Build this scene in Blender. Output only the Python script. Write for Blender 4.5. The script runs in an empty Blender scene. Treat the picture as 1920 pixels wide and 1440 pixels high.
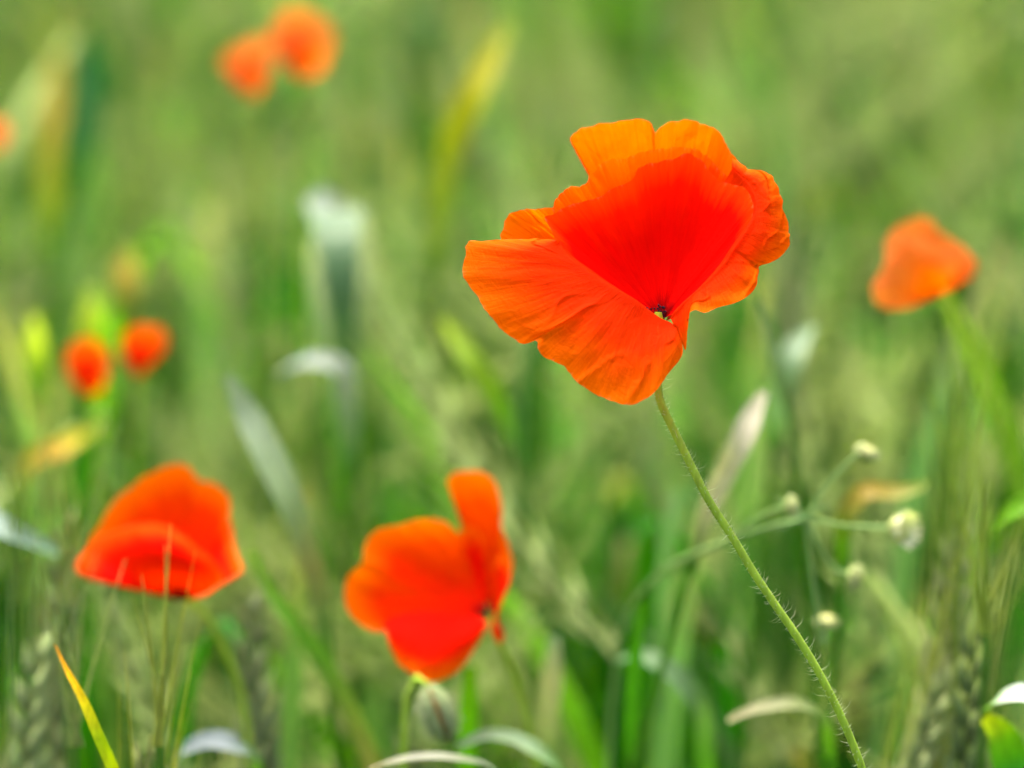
import bpy, math, random
import numpy as np
from mathutils import Vector, Matrix

random.seed(7)
rng = np.random.default_rng(11)

# ------------------------------------------------------------------ camera
scene = bpy.context.scene
PITCH = math.radians(14.0)
CAM = np.array([0.0, 0.0, 0.92])
FOCUS = 0.80                       # metres to the large poppy
FRAME_W = 0.22                     # metres of frame width at the focus distance
cam_data = bpy.data.cameras.new('camera')
cam_data.sensor_width = 17.3
cam_data.lens = 17.3 * FOCUS / FRAME_W
cam_data.clip_start = 0.02
cam_data.clip_end = 600
cam_data.dof.use_dof = True
cam_data.dof.focus_distance = FOCUS - 0.003
cam_data.dof.aperture_fstop = (cam_data.lens / 1000.0) / 0.0180
cam = bpy.data.objects.new('camera', cam_data)
cam.location = CAM
cam.rotation_euler = (math.pi / 2 - PITCH, 0, 0)
scene.collection.objects.link(cam)
scene.camera = cam

# ------------------------------------------------------------------ world, sun, exposure
SUN_EL, SUN_AZ = math.radians(66), math.radians(-22)     # azimuth from +Y (away from the camera) towards +X
world = bpy.data.worlds.new('World')
scene.world = world
world.use_nodes = True
nt = world.node_tree
sky = nt.nodes.new('ShaderNodeTexSky')
sky.sky_type = 'NISHITA'
sky.sun_disc = False
sky.sun_elevation = SUN_EL
sky.sun_rotation = SUN_AZ
sky.air_density = 0.7
sky.dust_density = 7.0
sky.ozone_density = 1.0
bg = nt.nodes['Background']
bg.inputs['Strength'].default_value = 0.125
nt.links.new(sky.outputs['Color'], bg.inputs['Color'])
sun_d = bpy.data.lights.new('sun', 'SUN')
sun_d.energy = 1.5
sun_d.angle = math.radians(22)
sun_d.color = (1.0, 0.95, 0.86)
sun = bpy.data.objects.new('sun', sun_d)
sd = Vector((math.sin(SUN_AZ) * math.cos(SUN_EL), math.cos(SUN_AZ) * math.cos(SUN_EL), math.sin(SUN_EL)))
sun.rotation_euler = sd.to_track_quat('Z', 'Y').to_euler()
sun.location = (1, 1, 3)
scene.collection.objects.link(sun)
scene.view_settings.view_transform = 'Standard'
scene.view_settings.look = 'None'
scene.view_settings.gamma = 1.0
scene.view_settings.use_curve_mapping = False
scene.view_settings.exposure = 2.28
scene.render.engine = 'CYCLES'
scene.cycles.use_denoising = True
scene.cycles.use_adaptive_sampling = True
scene.cycles.adaptive_threshold = 0.04
scene.cycles.adaptive_min_samples = 16
scene.cycles.max_bounces = 5
scene.cycles.diffuse_bounces = 4
scene.cycles.transmission_bounces = 4
scene.cycles.glossy_bounces = 1
scene.cycles.sample_clamp_indirect = 6

# ------------------------------------------------------------------ projection helper
FWD = np.array([0.0, math.cos(PITCH), -math.sin(PITCH)])
UP = np.array([0.0, math.sin(PITCH), math.cos(PITCH)])
RIGHT = np.array([1.0, 0.0, 0.0])
HW = FRAME_W / 2 / FOCUS

def at(px, py, d):
    """a point d metres out, on the sight line of a photograph pixel (1920 wide)"""
    px = np.asarray(px, float); py = np.asarray(py, float); d = np.asarray(d, float)
    x = (px - 960) / 960 * HW * d
    y = -(py - 720) / 960 * HW * d
    return CAM + d[..., None] * FWD + x[..., None] * RIGHT + y[..., None] * UP

def project(p):
    v = np.asarray(p) - CAM
    d = v @ FWD
    return 960 + (v @ RIGHT) / (d * HW) * 960, 720 - (v @ UP) / (d * HW) * 960, d

# ------------------------------------------------------------------ materials
def new_mat(name):
    m = bpy.data.materials.new(name); m.use_nodes = True
    m.node_tree.nodes.clear()
    return m, m.node_tree.nodes, m.node_tree.links

def leaf_material(name, trans=0.35, spec=0.35, rough=0.5, vary=0.25):
    """plant tissue: its own colour from the colour attribute, uneven along the fibre, partly see-through"""
    m, N, L = new_mat(name)
    out = N.new('ShaderNodeOutputMaterial')
    col = N.new('ShaderNodeAttribute'); col.attribute_name = 'tissue'
    info = N.new('ShaderNodeObjectInfo')
    hsv = N.new('ShaderNodeHueSaturation'); hsv.inputs['Saturation'].default_value = 1.12
    mr = N.new('ShaderNodeMapRange'); mr.inputs[3].default_value = 1 - vary; mr.inputs[4].default_value = 1 + vary
    L.new(info.outputs['Random'], mr.inputs[0]); L.new(mr.outputs[0], hsv.inputs['Value'])
    tc = N.new('ShaderNodeTexCoord')
    mp = N.new('ShaderNodeMapping'); mp.inputs['Scale'].default_value = (900, 900, 60)
    nz = N.new('ShaderNodeTexNoise'); nz.inputs['Scale'].default_value = 1.0; nz.inputs['Detail'].default_value = 3
    L.new(tc.outputs['Object'], mp.inputs['Vector']); L.new(mp.outputs[0], nz.inputs['Vector'])
    mr2 = N.new('ShaderNodeMapRange'); mr2.inputs[1].default_value = .3; mr2.inputs[2].default_value = .7
    mr2.inputs[3].default_value = .78; mr2.inputs[4].default_value = 1.2
    L.new(nz.outputs['Fac'], mr2.inputs[0])
    mul = N.new('ShaderNodeMixRGB'); mul.blend_type = 'MULTIPLY'; mul.inputs[0].default_value = 1
    L.new(col.outputs['Color'], hsv.inputs['Color'])
    L.new(hsv.outputs[0], mul.inputs[1]); L.new(mr2.outputs[0], mul.inputs[2])
    pr = N.new('ShaderNodeBsdfPrincipled')
    pr.inputs['Roughness'].default_value = rough
    pr.inputs['Specular IOR Level'].default_value = spec
    L.new(mul.outputs[0], pr.inputs['Base Color'])
    tr = N.new('ShaderNodeBsdfTranslucent')
    th = N.new('ShaderNodeMixRGB'); th.blend_type = 'MULTIPLY'; th.inputs[0].default_value = 1
    th.inputs[2].default_value = (1.2, 1.35, .5, 1)
    L.new(mul.outputs[0], th.inputs[1]); L.new(th.outputs[0], tr.inputs['Color'])
    mx = N.new('ShaderNodeMixShader'); mx.inputs[0].default_value = trans
    L.new(pr.outputs[0], mx.inputs[1]); L.new(tr.outputs[0], mx.inputs[2])
    L.new(mx.outputs[0], out.inputs['Surface'])
    return m

def petal_material(name, deep=(0.97, 0.035, 0.0), rim=(0.98, 0.15, 0.0), thru=(0.99, 0.165, 0.0), turn=.62, mixt=.55, crumple=.28, veins=.86, blotch_shade=.125):
    m, N, L = new_mat(name)
    out = N.new('ShaderNodeOutputMaterial')
    uv = N.new('ShaderNodeUVMap'); uv.uv_map = 'UVMap'
    sep = N.new('ShaderNodeSeparateXYZ'); L.new(uv.outputs[0], sep.inputs[0])
    # fibres running from the claw to the rim
    mp = N.new('ShaderNodeMapping'); mp.inputs['Scale'].default_value = (95, 3.2, 1)
    L.new(uv.outputs[0], mp.inputs['Vector'])
    fib = N.new('ShaderNodeTexNoise'); fib.inputs['Scale'].default_value = 1; fib.inputs['Detail'].default_value = 5
    fib.inputs['Roughness'].default_value = .65
    L.new(mp.outputs[0], fib.inputs['Vector'])
    mpb = N.new('ShaderNodeMapping'); mpb.inputs['Scale'].default_value = (14, 5, 1)
    L.new(uv.outputs[0], mpb.inputs['Vector'])
    blot = N.new('ShaderNodeTexNoise'); blot.inputs['Scale'].default_value = 1; blot.inputs['Detail'].default_value = 4
    L.new(mpb.outputs[0], blot.inputs['Vector'])
    # position along the petal, jittered by the fibres
    add = N.new('ShaderNodeMath'); add.operation = 'MULTIPLY_ADD'; add.inputs[1].default_value = .22
    L.new(fib.outputs['Fac'], add.inputs[0]); L.new(sep.outputs['Y'], add.inputs[2])
    pos = N.new('ShaderNodeMath'); pos.operation = 'MULTIPLY'; pos.inputs[1].default_value = .9
    L.new(add.outputs[0], pos.inputs[0])
    ramp = N.new('ShaderNodeValToRGB'); cr = ramp.color_ramp
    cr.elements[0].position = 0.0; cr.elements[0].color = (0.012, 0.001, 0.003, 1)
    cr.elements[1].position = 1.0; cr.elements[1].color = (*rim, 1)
    e = cr.elements.new(blotch_shade); e.color = (0.05, 0.001, 0.002, 1)  # the petal's own dark claw mark, widened in places to paint base shade
    e = cr.elements.new(blotch_shade * 1.85); e.color = (deep[0] * .8, deep[1] * .5, 0, 1)
    e = cr.elements.new(turn); e.color = (*deep, 1)
    L.new(pos.outputs[0], ramp.inputs[0])
    ramp2 = N.new('ShaderNodeValToRGB'); c2 = ramp2.color_ramp
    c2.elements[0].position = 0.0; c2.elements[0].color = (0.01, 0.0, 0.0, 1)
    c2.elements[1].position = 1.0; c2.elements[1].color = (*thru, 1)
    e = c2.elements.new(blotch_shade); e.color = (0.04, 0.0, 0.0, 1)
    e = c2.elements.new(blotch_shade * 2); e.color = (thru[0] * .8, thru[1] * .3, 0, 1)
    e = c2.elements.new(turn); e.color = (thru[0] * .9, thru[1] * .45, 0, 1)
    L.new(pos.outputs[0], ramp2.inputs[0])
    mr = N.new('ShaderNodeMapRange'); mr.inputs[1].default_value = .25; mr.inputs[2].default_value = .75
    mr.inputs[3].default_value = .86; mr.inputs[4].default_value = 1.0
    L.new(blot.outputs['Fac'], mr.inputs[0])
    m1 = N.new('ShaderNodeMixRGB'); m1.blend_type = 'MULTIPLY'; m1.inputs[0].default_value = 1
    L.new(ramp.outputs[0], m1.inputs[1]); L.new(mr.outputs[0], m1.inputs[2])
    # thin dry rim
    edge = N.new('ShaderNodeMapRange'); edge.inputs[1].default_value = 1.105; edge.inputs[2].default_value = 1.135
    edge.inputs[3].default_value = 0; edge.inputs[4].default_value = .55
    L.new(add.outputs[0], edge.inputs[0])
    m2 = N.new('ShaderNodeMixRGB'); m2.inputs[2].default_value = (.9, .22, .07, 1)
    L.new(edge.outputs[0], m2.inputs[0]); L.new(m1.outputs[0], m2.inputs[1])
    bump = N.new('ShaderNodeBump'); bump.inputs['Strength'].default_value = .5; bump.inputs['Distance'].default_value = .0006
    L.new(fib.outputs['Fac'], bump.inputs['Height'])
    mpc = N.new('ShaderNodeMapping'); mpc.inputs['Scale'].default_value = (26, 16, 1)
    L.new(uv.outputs[0], mpc.inputs['Vector'])
    crum = N.new('ShaderNodeTexNoise'); crum.inputs['Scale'].default_value = 1; crum.inputs['Detail'].default_value = 6
    crum.inputs['Distortion'].default_value = 1.2
    L.new(mpc.outputs[0], crum.inputs['Vector'])
    bump2 = N.new('ShaderNodeBump'); bump2.inputs['Strength'].default_value = crumple; bump2.inputs['Distance'].default_value = .0012
    L.new(crum.outputs['Fac'], bump2.inputs['Height']); L.new(bump.outputs[0], bump2.inputs['Normal'])
    bump = bump2
    vein = N.new('ShaderNodeMapRange'); vein.inputs[1].default_value = .35; vein.inputs[2].default_value = .6
    vein.inputs[3].default_value = veins; vein.inputs[4].default_value = 1.0
    L.new(fib.outputs['Fac'], vein.inputs[0])
    m3 = N.new('ShaderNodeMixRGB'); m3.blend_type = 'MULTIPLY'; m3.inputs[0].default_value = 1
    L.new(m2.outputs[0], m3.inputs[1]); L.new(vein.outputs[0], m3.inputs[2]); m2 = m3
    m4 = N.new('ShaderNodeMixRGB'); m4.blend_type = 'MULTIPLY'; m4.inputs[0].default_value = 1
    L.new(ramp2.outputs[0], m4.inputs[1]); L.new(vein.outputs[0], m4.inputs[2]); ramp2 = m4
    pr = N.new('ShaderNodeBsdfPrincipled')
    pr.inputs['Roughness'].default_value = .7; pr.inputs['Specular IOR Level'].default_value = .015
    L.new(m2.outputs[0], pr.inputs['Base Color']); L.new(bump.outputs[0], pr.inputs['Normal'])
    tr = N.new('ShaderNodeBsdfTranslucent')
    L.new(ramp2.outputs[0], tr.inputs['Color']); L.new(bump.outputs[0], tr.inputs['Normal'])
    mx = N.new('ShaderNodeMixShader'); mx.inputs[0].default_value = mixt
    L.new(pr.outputs[0], mx.inputs[1]); L.new(tr.outputs[0], mx.inputs[2])
    L.new(mx.outputs[0], out.inputs['Surface'])
    return m

M_LEAF = leaf_material('leaf_tissue', .32, .14, .5, .45)
M_STEM = leaf_material('stem_tissue', .15, .12, .6, .05)
M_EAR = leaf_material('ear_tissue', .3, .1, .7, .2)
M_FLOWER = leaf_material('bud_tissue', .2, .08, .7, .05)
M_PETAL = petal_material('poppy_petal')
M_INNER_SHADED = petal_material('poppy_inner_petal_shaded', deep=(0.97, 0.002, 0.0), rim=(0.97, 0.06, 0.0), thru=(0.98, 0.05, 0.0), turn=.84, mixt=.45, crumple=.08, veins=.95, blotch_shade=.13)  # deeper red paints in the dimming where petals overlap
M_SECOND_SHADED = petal_material('poppy_second_petal_shaded', deep=(0.97, 0.03, 0.0), rim=(0.98, 0.07, 0.0), thru=(0.99, 0.115, 0.0), turn=.7, mixt=.5, crumple=.15)  # redder copy: light lost through the petal behind is put into the colour
M_MID = petal_material('poppy_red_petal_shaded', deep=(0.95, 0.003, 0.0), rim=(0.98, 0.15, 0.0), thru=(0.98, 0.20, 0.0), turn=.79, mixt=.45, crumple=.3, blotch_shade=.12)  # red interior and dark base also hold painted shade of the hollow
M_BELL_SHADED = petal_material('poppy_shaded_base_petal', deep=(0.93, 0.002, 0.0), rim=(0.97, 0.09, 0.0), thru=(0.96, 0.08, 0.0), turn=.80, mixt=.38, crumple=.2, blotch_shade=.20)  # dark base widened to paint the shaded underside into the colour
M_ORANGE = petal_material('poppy_orange_petal', deep=(0.98, 0.14, 0.0), rim=(0.98, 0.22, 0.05), thru=(0.99, 0.32, 0.02), turn=.42, mixt=.5, blotch_shade=.05)

def soil_material():
    m, N, L = new_mat('soil')
    out = N.new('ShaderNodeOutputMaterial'); pr = N.new('ShaderNodeBsdfPrincipled')
    pr.inputs['Roughness'].default_value = .95
    tc = N.new('ShaderNodeTexCoord')
    n1 = N.new('ShaderNodeTexNoise'); n1.inputs['Scale'].default_value = 38; n1.inputs['Detail'].default_value = 8
    L.new(tc.outputs['Object'], n1.inputs['Vector'])
    r = N.new('ShaderNodeValToRGB')
    r.color_ramp.elements[0].position = .3; r.color_ramp.elements[0].color = (.035, .026, .014, 1)
    r.color_ramp.elements[1].position = .7; r.color_ramp.elements[1].color = (.085, .075, .035, 1)
    L.new(n1.outputs['Fac'], r.inputs[0]); L.new(r.outputs[0], pr.inputs['Base Color'])
    b = N.new('ShaderNodeBump'); b.inputs['Strength'].default_value = .8; b.inputs['Distance'].default_value = .02
    L.new(n1.outputs['Fac'], b.inputs['Height']); L.new(b.outputs[0], pr.inputs['Normal'])
    L.new(pr.outputs[0], out.inputs['Surface'])
    return m

# ------------------------------------------------------------------ mesh helpers (everything is triangles in numpy)
class Geo:
    def __init__(self): self.v, self.f, self.c, self.n = [], [], [], 0
    def add(self, v, f, c):
        v = np.asarray(v, float); f = np.asarray(f, int)
        c = np.asarray(c, float)
        if c.ndim == 1: c = np.tile(c, (len(v), 1))
        self.v.append(v); self.f.append(f + self.n); self.c.append(c); self.n += len(v)
    def arrays(self):
        return np.concatenate(self.v), np.concatenate(self.f), np.concatenate(self.c)

def build(name, geo, mat, parent=None, origin=None, uv=None):
    v, f, c = geo if isinstance(geo, tuple) else geo.arrays()
    if origin is not None: v = v - np.asarray(origin)
    me = bpy.data.meshes.new(name)
    me.vertices.add(len(v)); me.vertices.foreach_set('co', v.astype(np.float32).ravel())
    me.loops.add(len(f) * 3); me.loops.foreach_set('vertex_index', f.astype(np.int32).ravel())
    me.polygons.add(len(f)); me.polygons.foreach_set('loop_start', np.arange(0, len(f) * 3, 3, dtype=np.int32))
    me.update(calc_edges=True)
    me.polygons.foreach_set('use_smooth', np.ones(len(f), dtype=bool))
    at_ = me.color_attributes.new('tissue', 'FLOAT_COLOR', 'POINT')
    c4 = np.ones((len(v), 4), np.float32); c4[:, :3] = c
    at_.data.foreach_set('color', c4.ravel())
    if uv is not None:
        ul = me.uv_layers.new(name='UVMap')
        ul.data.foreach_set('uv', uv[f.ravel()].astype(np.float32).ravel())
    me.materials.append(mat)
    o = bpy.data.objects.new(name, me)
    scene.collection.objects.link(o)
    if parent is not None: o.parent = parent
    return o

def thing(name, label, cat, loc, group=None):
    o = bpy.data.objects.new(name, None); o.empty_display_size = .02
    scene.collection.objects.link(o); o.location = loc
    o['label'] = label; o['category'] = cat
    if group: o['group'] = group
    return o

def smooth_path(pts, n):
    """smooth curve through the points (tangents weighted by spacing, so uneven spacing does not overshoot)"""
    p = np.asarray(pts, float)
    h = np.linalg.norm(np.diff(p, axis=0), axis=1) + 1e-9
    sl = np.diff(p, axis=0) / h[:, None]
    m = np.empty_like(p); m[0], m[-1] = sl[0], sl[-1]
    m[1:-1] = (sl[1:] * h[:-1, None] + sl[:-1] * h[1:, None]) / (h[:-1] + h[1:])[:, None]
    cum = np.concatenate([[0], np.cumsum(h)]); t = np.linspace(0, cum[-1], n)
    i = np.clip(np.searchsorted(cum, t, side='right') - 1, 0, len(p) - 2)
    s = ((t - cum[i]) / h[i])[:, None]; H = h[i][:, None]
    return (2 * s ** 3 - 3 * s ** 2 + 1) * p[i] + (s ** 3 - 2 * s ** 2 + s) * H * m[i] + (-2 * s ** 3 + 3 * s ** 2) * p[i + 1] + (s ** 3 - s ** 2) * H * m[i + 1]

def norm(v): return v / (np.linalg.norm(v, axis=-1, keepdims=True) + 1e-12)

def grid_faces(nu, nv, wrap=False):
    f = []
    uu = nu if wrap else nu - 1
    for i in range(nv - 1):
        a = i * nu + np.arange(uu); b = i * nu + (np.arange(uu) + 1) % nu
        c = a + nu; d = b + nu
        f.append(np.stack([a, b, d], 1)); f.append(np.stack([a, d, c], 1))
    return np.concatenate(f)

def tube(geo, path, rad, col, ns=6):
    path = np.asarray(path, float); n = len(path)
    rad = np.interp(np.linspace(0, 1, n), np.linspace(0, 1, np.size(rad)), np.atleast_1d(rad))
    t = norm(np.gradient(path, axis=0))
    ref = np.array([0.13, -1.0, .21]); s = norm(np.cross(t, ref)); w = np.cross(s, t)
    a = np.linspace(0, 2 * np.pi, ns, endpoint=False)
    v = path[:, None] + rad[:, None, None] * (np.cos(a)[None, :, None] * s[:, None] + np.sin(a)[None, :, None] * w[:, None])
    col = np.asarray(col, float)
    if col.ndim == 2:
        cc = np.stack([np.interp(np.linspace(0, 1, n), np.linspace(0, 1, len(col)), col[:, k]) for k in range(3)], 1)
        c = np.repeat(cc, ns, axis=0)
    else: c = col
    geo.add(v.reshape(-1, 3), grid_faces(ns, n, True), c)

def blade(geo, path, width, col, facing=(0, -1, 0.3), fold=.18, twist=0.0):
    """leaf blade: keeled strip along a path; width and colour are stops along its length"""
    path = np.asarray(path, float); n = len(path); s = np.linspace(0, 1, n)
    w = np.interp(s, np.linspace(0, 1, len(width)), width)
    t = norm(np.gradient(path, axis=0))
    fac = np.tile(np.asarray(facing, float), (n, 1))
    side = norm(np.cross(t, fac)); nrm = np.cross(side, t)
    if twist:
        a = (twist * s)[:, None]
        side, nrm = side * np.cos(a) + nrm * np.sin(a), nrm * np.cos(a) - side * np.sin(a)
    k = np.array([-1, -.5, 0, .5, 1.])
    v = path[:, None] + side[:, None] * (k[None, :, None] * w[:, None, None] / 2) + nrm[:, None] * ((np.abs(k) * fold)[None, :, None] * w[:, None, None])
    col = np.asarray(col, float)
    if col.ndim == 2:
        cc = np.stack([np.interp(s, np.linspace(0, 1, len(col)), col[:, j]) for j in range(3)], 1)
        c = np.repeat(cc, 5, axis=0)
    else: c = col
    geo.add(v.reshape(-1, 3), grid_faces(5, n), c)

def spindle(geo, a, b, r, col, ns=5, prof=(.35, 1, .9, .12)):
    a = np.asarray(a, float); b = np.asarray(b, float)
    n = len(prof); s = np.linspace(0, 1, n)[:, None]
    tube(geo, a + (b - a) * s, np.array(prof) * r, col, ns)

def vnoise(x, seed):
    """smooth 1-D value noise"""
    g = np.random.default_rng(seed).uniform(-1, 1, 4096)
    i = np.floor(x).astype(int); f = x - i; f = f * f * (3 - 2 * f)
    return g[i % 4096] * (1 - f) + g[(i + 1) % 4096] * f

def vnoise2(x, y, seed):
    g = np.random.default_rng(seed).uniform(-1, 1, (128, 128))
    i = np.floor(x).astype(int); j = np.floor(y).astype(int)
    fx = x - i; fy = y - j; fx = fx * fx * (3 - 2 * fx); fy = fy * fy * (3 - 2 * fy)
    G = lambda a, b: g[a % 128, b % 128]
    return (G(i, j) * (1 - fx) + G(i + 1, j) * fx) * (1 - fy) + (G(i, j + 1) * (1 - fx) + G(i + 1, j + 1) * fx) * fy

# ------------------------------------------------------------------ ground
def ground():
    n = 60
    ax = np.concatenate([-np.geomspace(300, 2.5, 14), np.linspace(-2.2, 2.2, 40), np.geomspace(2.5, 300, 14)])
    ay = np.concatenate([-np.geomspace(300, 1.5, 10), np.linspace(-1, 6, 50), np.geomspace(6.5, 400, 14)])
    X, Y = np.meshgrid(ax, ay)
    near = np.exp(-(X ** 2 + (Y - 2) ** 2) / 40)
    Z = -.012 + near * .010 * vnoise2(X * 5 + 40, Y * 5 + 40, 3)
    g = Geo(); g.add(np.stack([X, Y, Z], -1).reshape(-1, 3), grid_faces(len(ax), len(ay)), (.05, .04, .02))
    o = build('ground', g, soil_material()); o['kind'] = 'structure'
ground()

# ------------------------------------------------------------------ poppies
PCOUNT = [0]
def petal(root, org, d0, base, rim, bulge=0.0, ripple=.0006, nu=150, nv=34, power=1.15, crinkle=1.0, edge=.004, mat=None, flat=1.0):
    """one petal, fanned out from its claw to its rim: (pixel x, pixel y, mm nearer(-)/farther(+))"""
    PCOUNT[0] += 1; sd_ = PCOUNT[0] * 17
    rp = smooth_path(np.array(rim, float), nu)
    u = np.linspace(0, 1, nu); v = np.concatenate([[0.02], np.linspace(.06, 1, nv - 1)])
    # ragged rim
    jag = 1 + edge * 1.3 * vnoise(u * 24, sd_ + 9) + edge * vnoise(u * 46, sd_) + edge * .8 * vnoise(u * 110, sd_ + 1)
    U, V = np.meshgrid(u, v)
    bx, by, bz = base
    px = bx + (rp[None, :, 0] - bx) * V * (1 + (jag[None] - 1) * V ** 3)
    py = by + (rp[None, :, 1] - by) * V * (1 + (jag[None] - 1) * V ** 3)
    dz = bz + (rp[None, :, 2] - bz) * V ** power + bulge * np.sin(np.pi * V ** .9) * np.sin(np.pi * np.clip(U, .04, .96)) ** .5
    dz = dz * flat / 1000
    warp = .02 * vnoise2(U * 5, V * 4, sd_ + 2)
    rip = vnoise2((U + warp) * 6, V * 1.3, sd_ + 3) * 1.2 + vnoise2((U + warp) * 24, V * 2.6, sd_ + 4) * .30 \
        + vnoise2((U + warp) * 55, V * 3.5, sd_ + 5) * .35 * crinkle
    crs = 1 - np.abs(vnoise2((U + warp * 2) * 13 + V * 1.5, V * 3.0, sd_ + 6)); crs = np.clip((crs - .86) / .14, 0, 1)   # sharp creases
    dz = dz + ripple * (rip * V ** 1.5 - .7 * crinkle * crs * V)
    P = at(px, py, d0 + dz)
    f = grid_faces(nu, nv)
    uv = np.stack([U, V], -1).reshape(-1, 2).copy()
    uv[:, 0] += PCOUNT[0] * 1.37
    g = Geo(); g.add(P.reshape(-1, 3), f, (.9, .08, 0))
    return build('petal', g, mat or M_PETAL, root, org, uv)

def lip_petal(root, org, d0, claw, inner, rim, bulge=0.0, ripple=.0008, nu=170, nv=40, knee=.24, power=1.2, edge=.007, flat=.8, mat=None, crinkle=1.0):
    """a petal that rises from its hidden claw to a fold (inner) and falls over it to its rim"""
    PCOUNT[0] += 1; sd_ = PCOUNT[0] * 17
    I = smooth_path(np.array(inner, float), nu); R = smooth_path(np.array(rim, float), nu); C = np.array(claw, float)
    u = np.linspace(0, 1, nu); v = np.linspace(.01, 1, nv); U, V = np.meshgrid(u, v)
    jag = edge * (1.3 * vnoise(u * 24, sd_ + 9) + vnoise(u * 46, sd_) + .8 * vnoise(u * 110, sd_ + 1))
    R = R.copy(); R[:, :2] += (R[:, :2] - C[:2]) * jag[:, None]
    a = np.clip(V / knee, 0, 1)[..., None]; w = np.clip((V - knee) / (1 - knee), 0, 1)[..., None]
    low = C + (I[None] - C) * a ** np.array([1.0, .7, 5.0])
    up = (R - I)[None] * np.concatenate([w, w, w ** power], -1)
    P = low + up
    k = np.exp(-((V - knee) / .07) ** 2)
    dz = P[..., 2] + bulge * np.sin(np.pi * w[..., 0]) - .8 * k
    warp = .02 * vnoise2(U * 5, V * 4, sd_ + 2)
    rip = vnoise2((U + warp) * 5, V * 1.6, sd_ + 3) * 1.3 + vnoise2((U + warp) * 17 + V * 2, V * 3.0, sd_ + 4) * .5 + vnoise2((U + warp) * 48, V * 5, sd_ + 5) * .3 * crinkle
    crs = 1 - np.abs(vnoise2((U + warp * 2) * 11 + V * 1.5, V * 2.5, sd_ + 6)); crs = np.clip((crs - .88) / .12, 0, 1)
    dz = dz * flat / 1000 + ripple * (rip - .8 * crinkle * crs) * w[..., 0] ** .8
    uv = np.stack([U, V], -1).reshape(-1, 2).copy(); uv[:, 0] += PCOUNT[0] * 1.37
    g = Geo(); g.add(at(P[..., 0], P[..., 1], d0 + dz).reshape(-1, 3), grid_faces(nu, nv), (.9, .08, 0))
    return build('petal', g, mat or M_PETAL, root, org, uv)

GREEN_STEM = (.36, .50, .09)
def ground_base(p, dx, dy):
    return np.array([p[0] + dx, p[1] + dy, -.006])

def stem_part(root, org, pts, r, col=GREEN_STEM, hairs=0, hl=.0032, name='stem', ns=8, n=90):
    path = smooth_path(pts, n)
    g = Geo(); tube(g, path, np.atleast_1d(r), col, ns)
    o = build(name, g, M_STEM, root, org)
    if hairs:
        h = Geo(); t = norm(np.gradient(path, axis=0)); rr = float(np.mean(np.atleast_1d(r)))
        L = np.concatenate([[0], np.cumsum(np.linalg.norm(np.diff(path, axis=0), axis=1))])
        for k in range(hairs):
            s = rng.uniform(0, min(L[-1], .24)); i = min(np.searchsorted(L, s), n - 2)
            p = path[i] + (path[i + 1] - path[i]) * rng.uniform()
            a = norm(np.cross(t[i], rng.normal(size=3))); a = norm(a + t[i] * rng.uniform(-.5, .2))
            ln = hl * (rng.uniform(.2, .5) if rng.uniform() < .8 else rng.uniform(.6, 1.1)); w = norm(np.cross(a, rng.normal(size=3)))
            q = p + a * rr * .7
            b = norm(np.cross(a, w)) * 6e-5; w = w * 6e-5
            mid = q + a * ln * .6; tip = q + a * ln + t[i] * -ln * .25
            h.add([q + w, q - .5 * w + b, q - .5 * w - b, mid + w * .6, mid - .3 * w + .6 * b, mid - .3 * w - .6 * b, tip],
                  [[0, 1, 4], [0, 4, 3], [1, 2, 5], [1, 5, 4], [2, 0, 3], [2, 3, 5], [3, 4, 6], [4, 5, 6], [5, 3, 6]], (.55, .60, .36))
        hb = build('bristles', h, M_STEM, o, None)
        hb.data.transform(Matrix.Translation(-Vector(org))); hb['kind'] = 'stuff'
    return o

def heart(root, org, p, axis, s=1.0):
    """seed capsule with its ring of dark stamens"""
    axis = norm(np.asarray(axis, float)); p = np.asarray(p, float)
    g = Geo(); k = np.linspace(0, 1, 8)[:, None]
    if s > .95: tube(g, p + axis * .0085 * s * k, np.array([.0012, .0022, .0028, .0031, .0031, .0028, .0036, .0005]) * s, (.14, .22, .06), 12)
    if g.n: build('capsule', g, M_FLOWER, root, org)
    st = Geo()
    for i in range(46):
        r = rng.normal(size=3); r = norm(r - axis * (r @ axis))
        e = p + axis * rng.uniform(.006, .010) * s + r * rng.uniform(.003, .0052) * s
        tube(st, smooth_path([p + r * .001 * s, p + r * .0032 * s + axis * .003 * s, e], 5), 9e-5 * s, (.03, .005, .02), 3)
        spindle(st, e - r * .0006 * s, e + r * .0008 * s, .00045 * s, (.02, .018, .03), 5)
    build('stamens', st, M_FLOWER, root, org)

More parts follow.
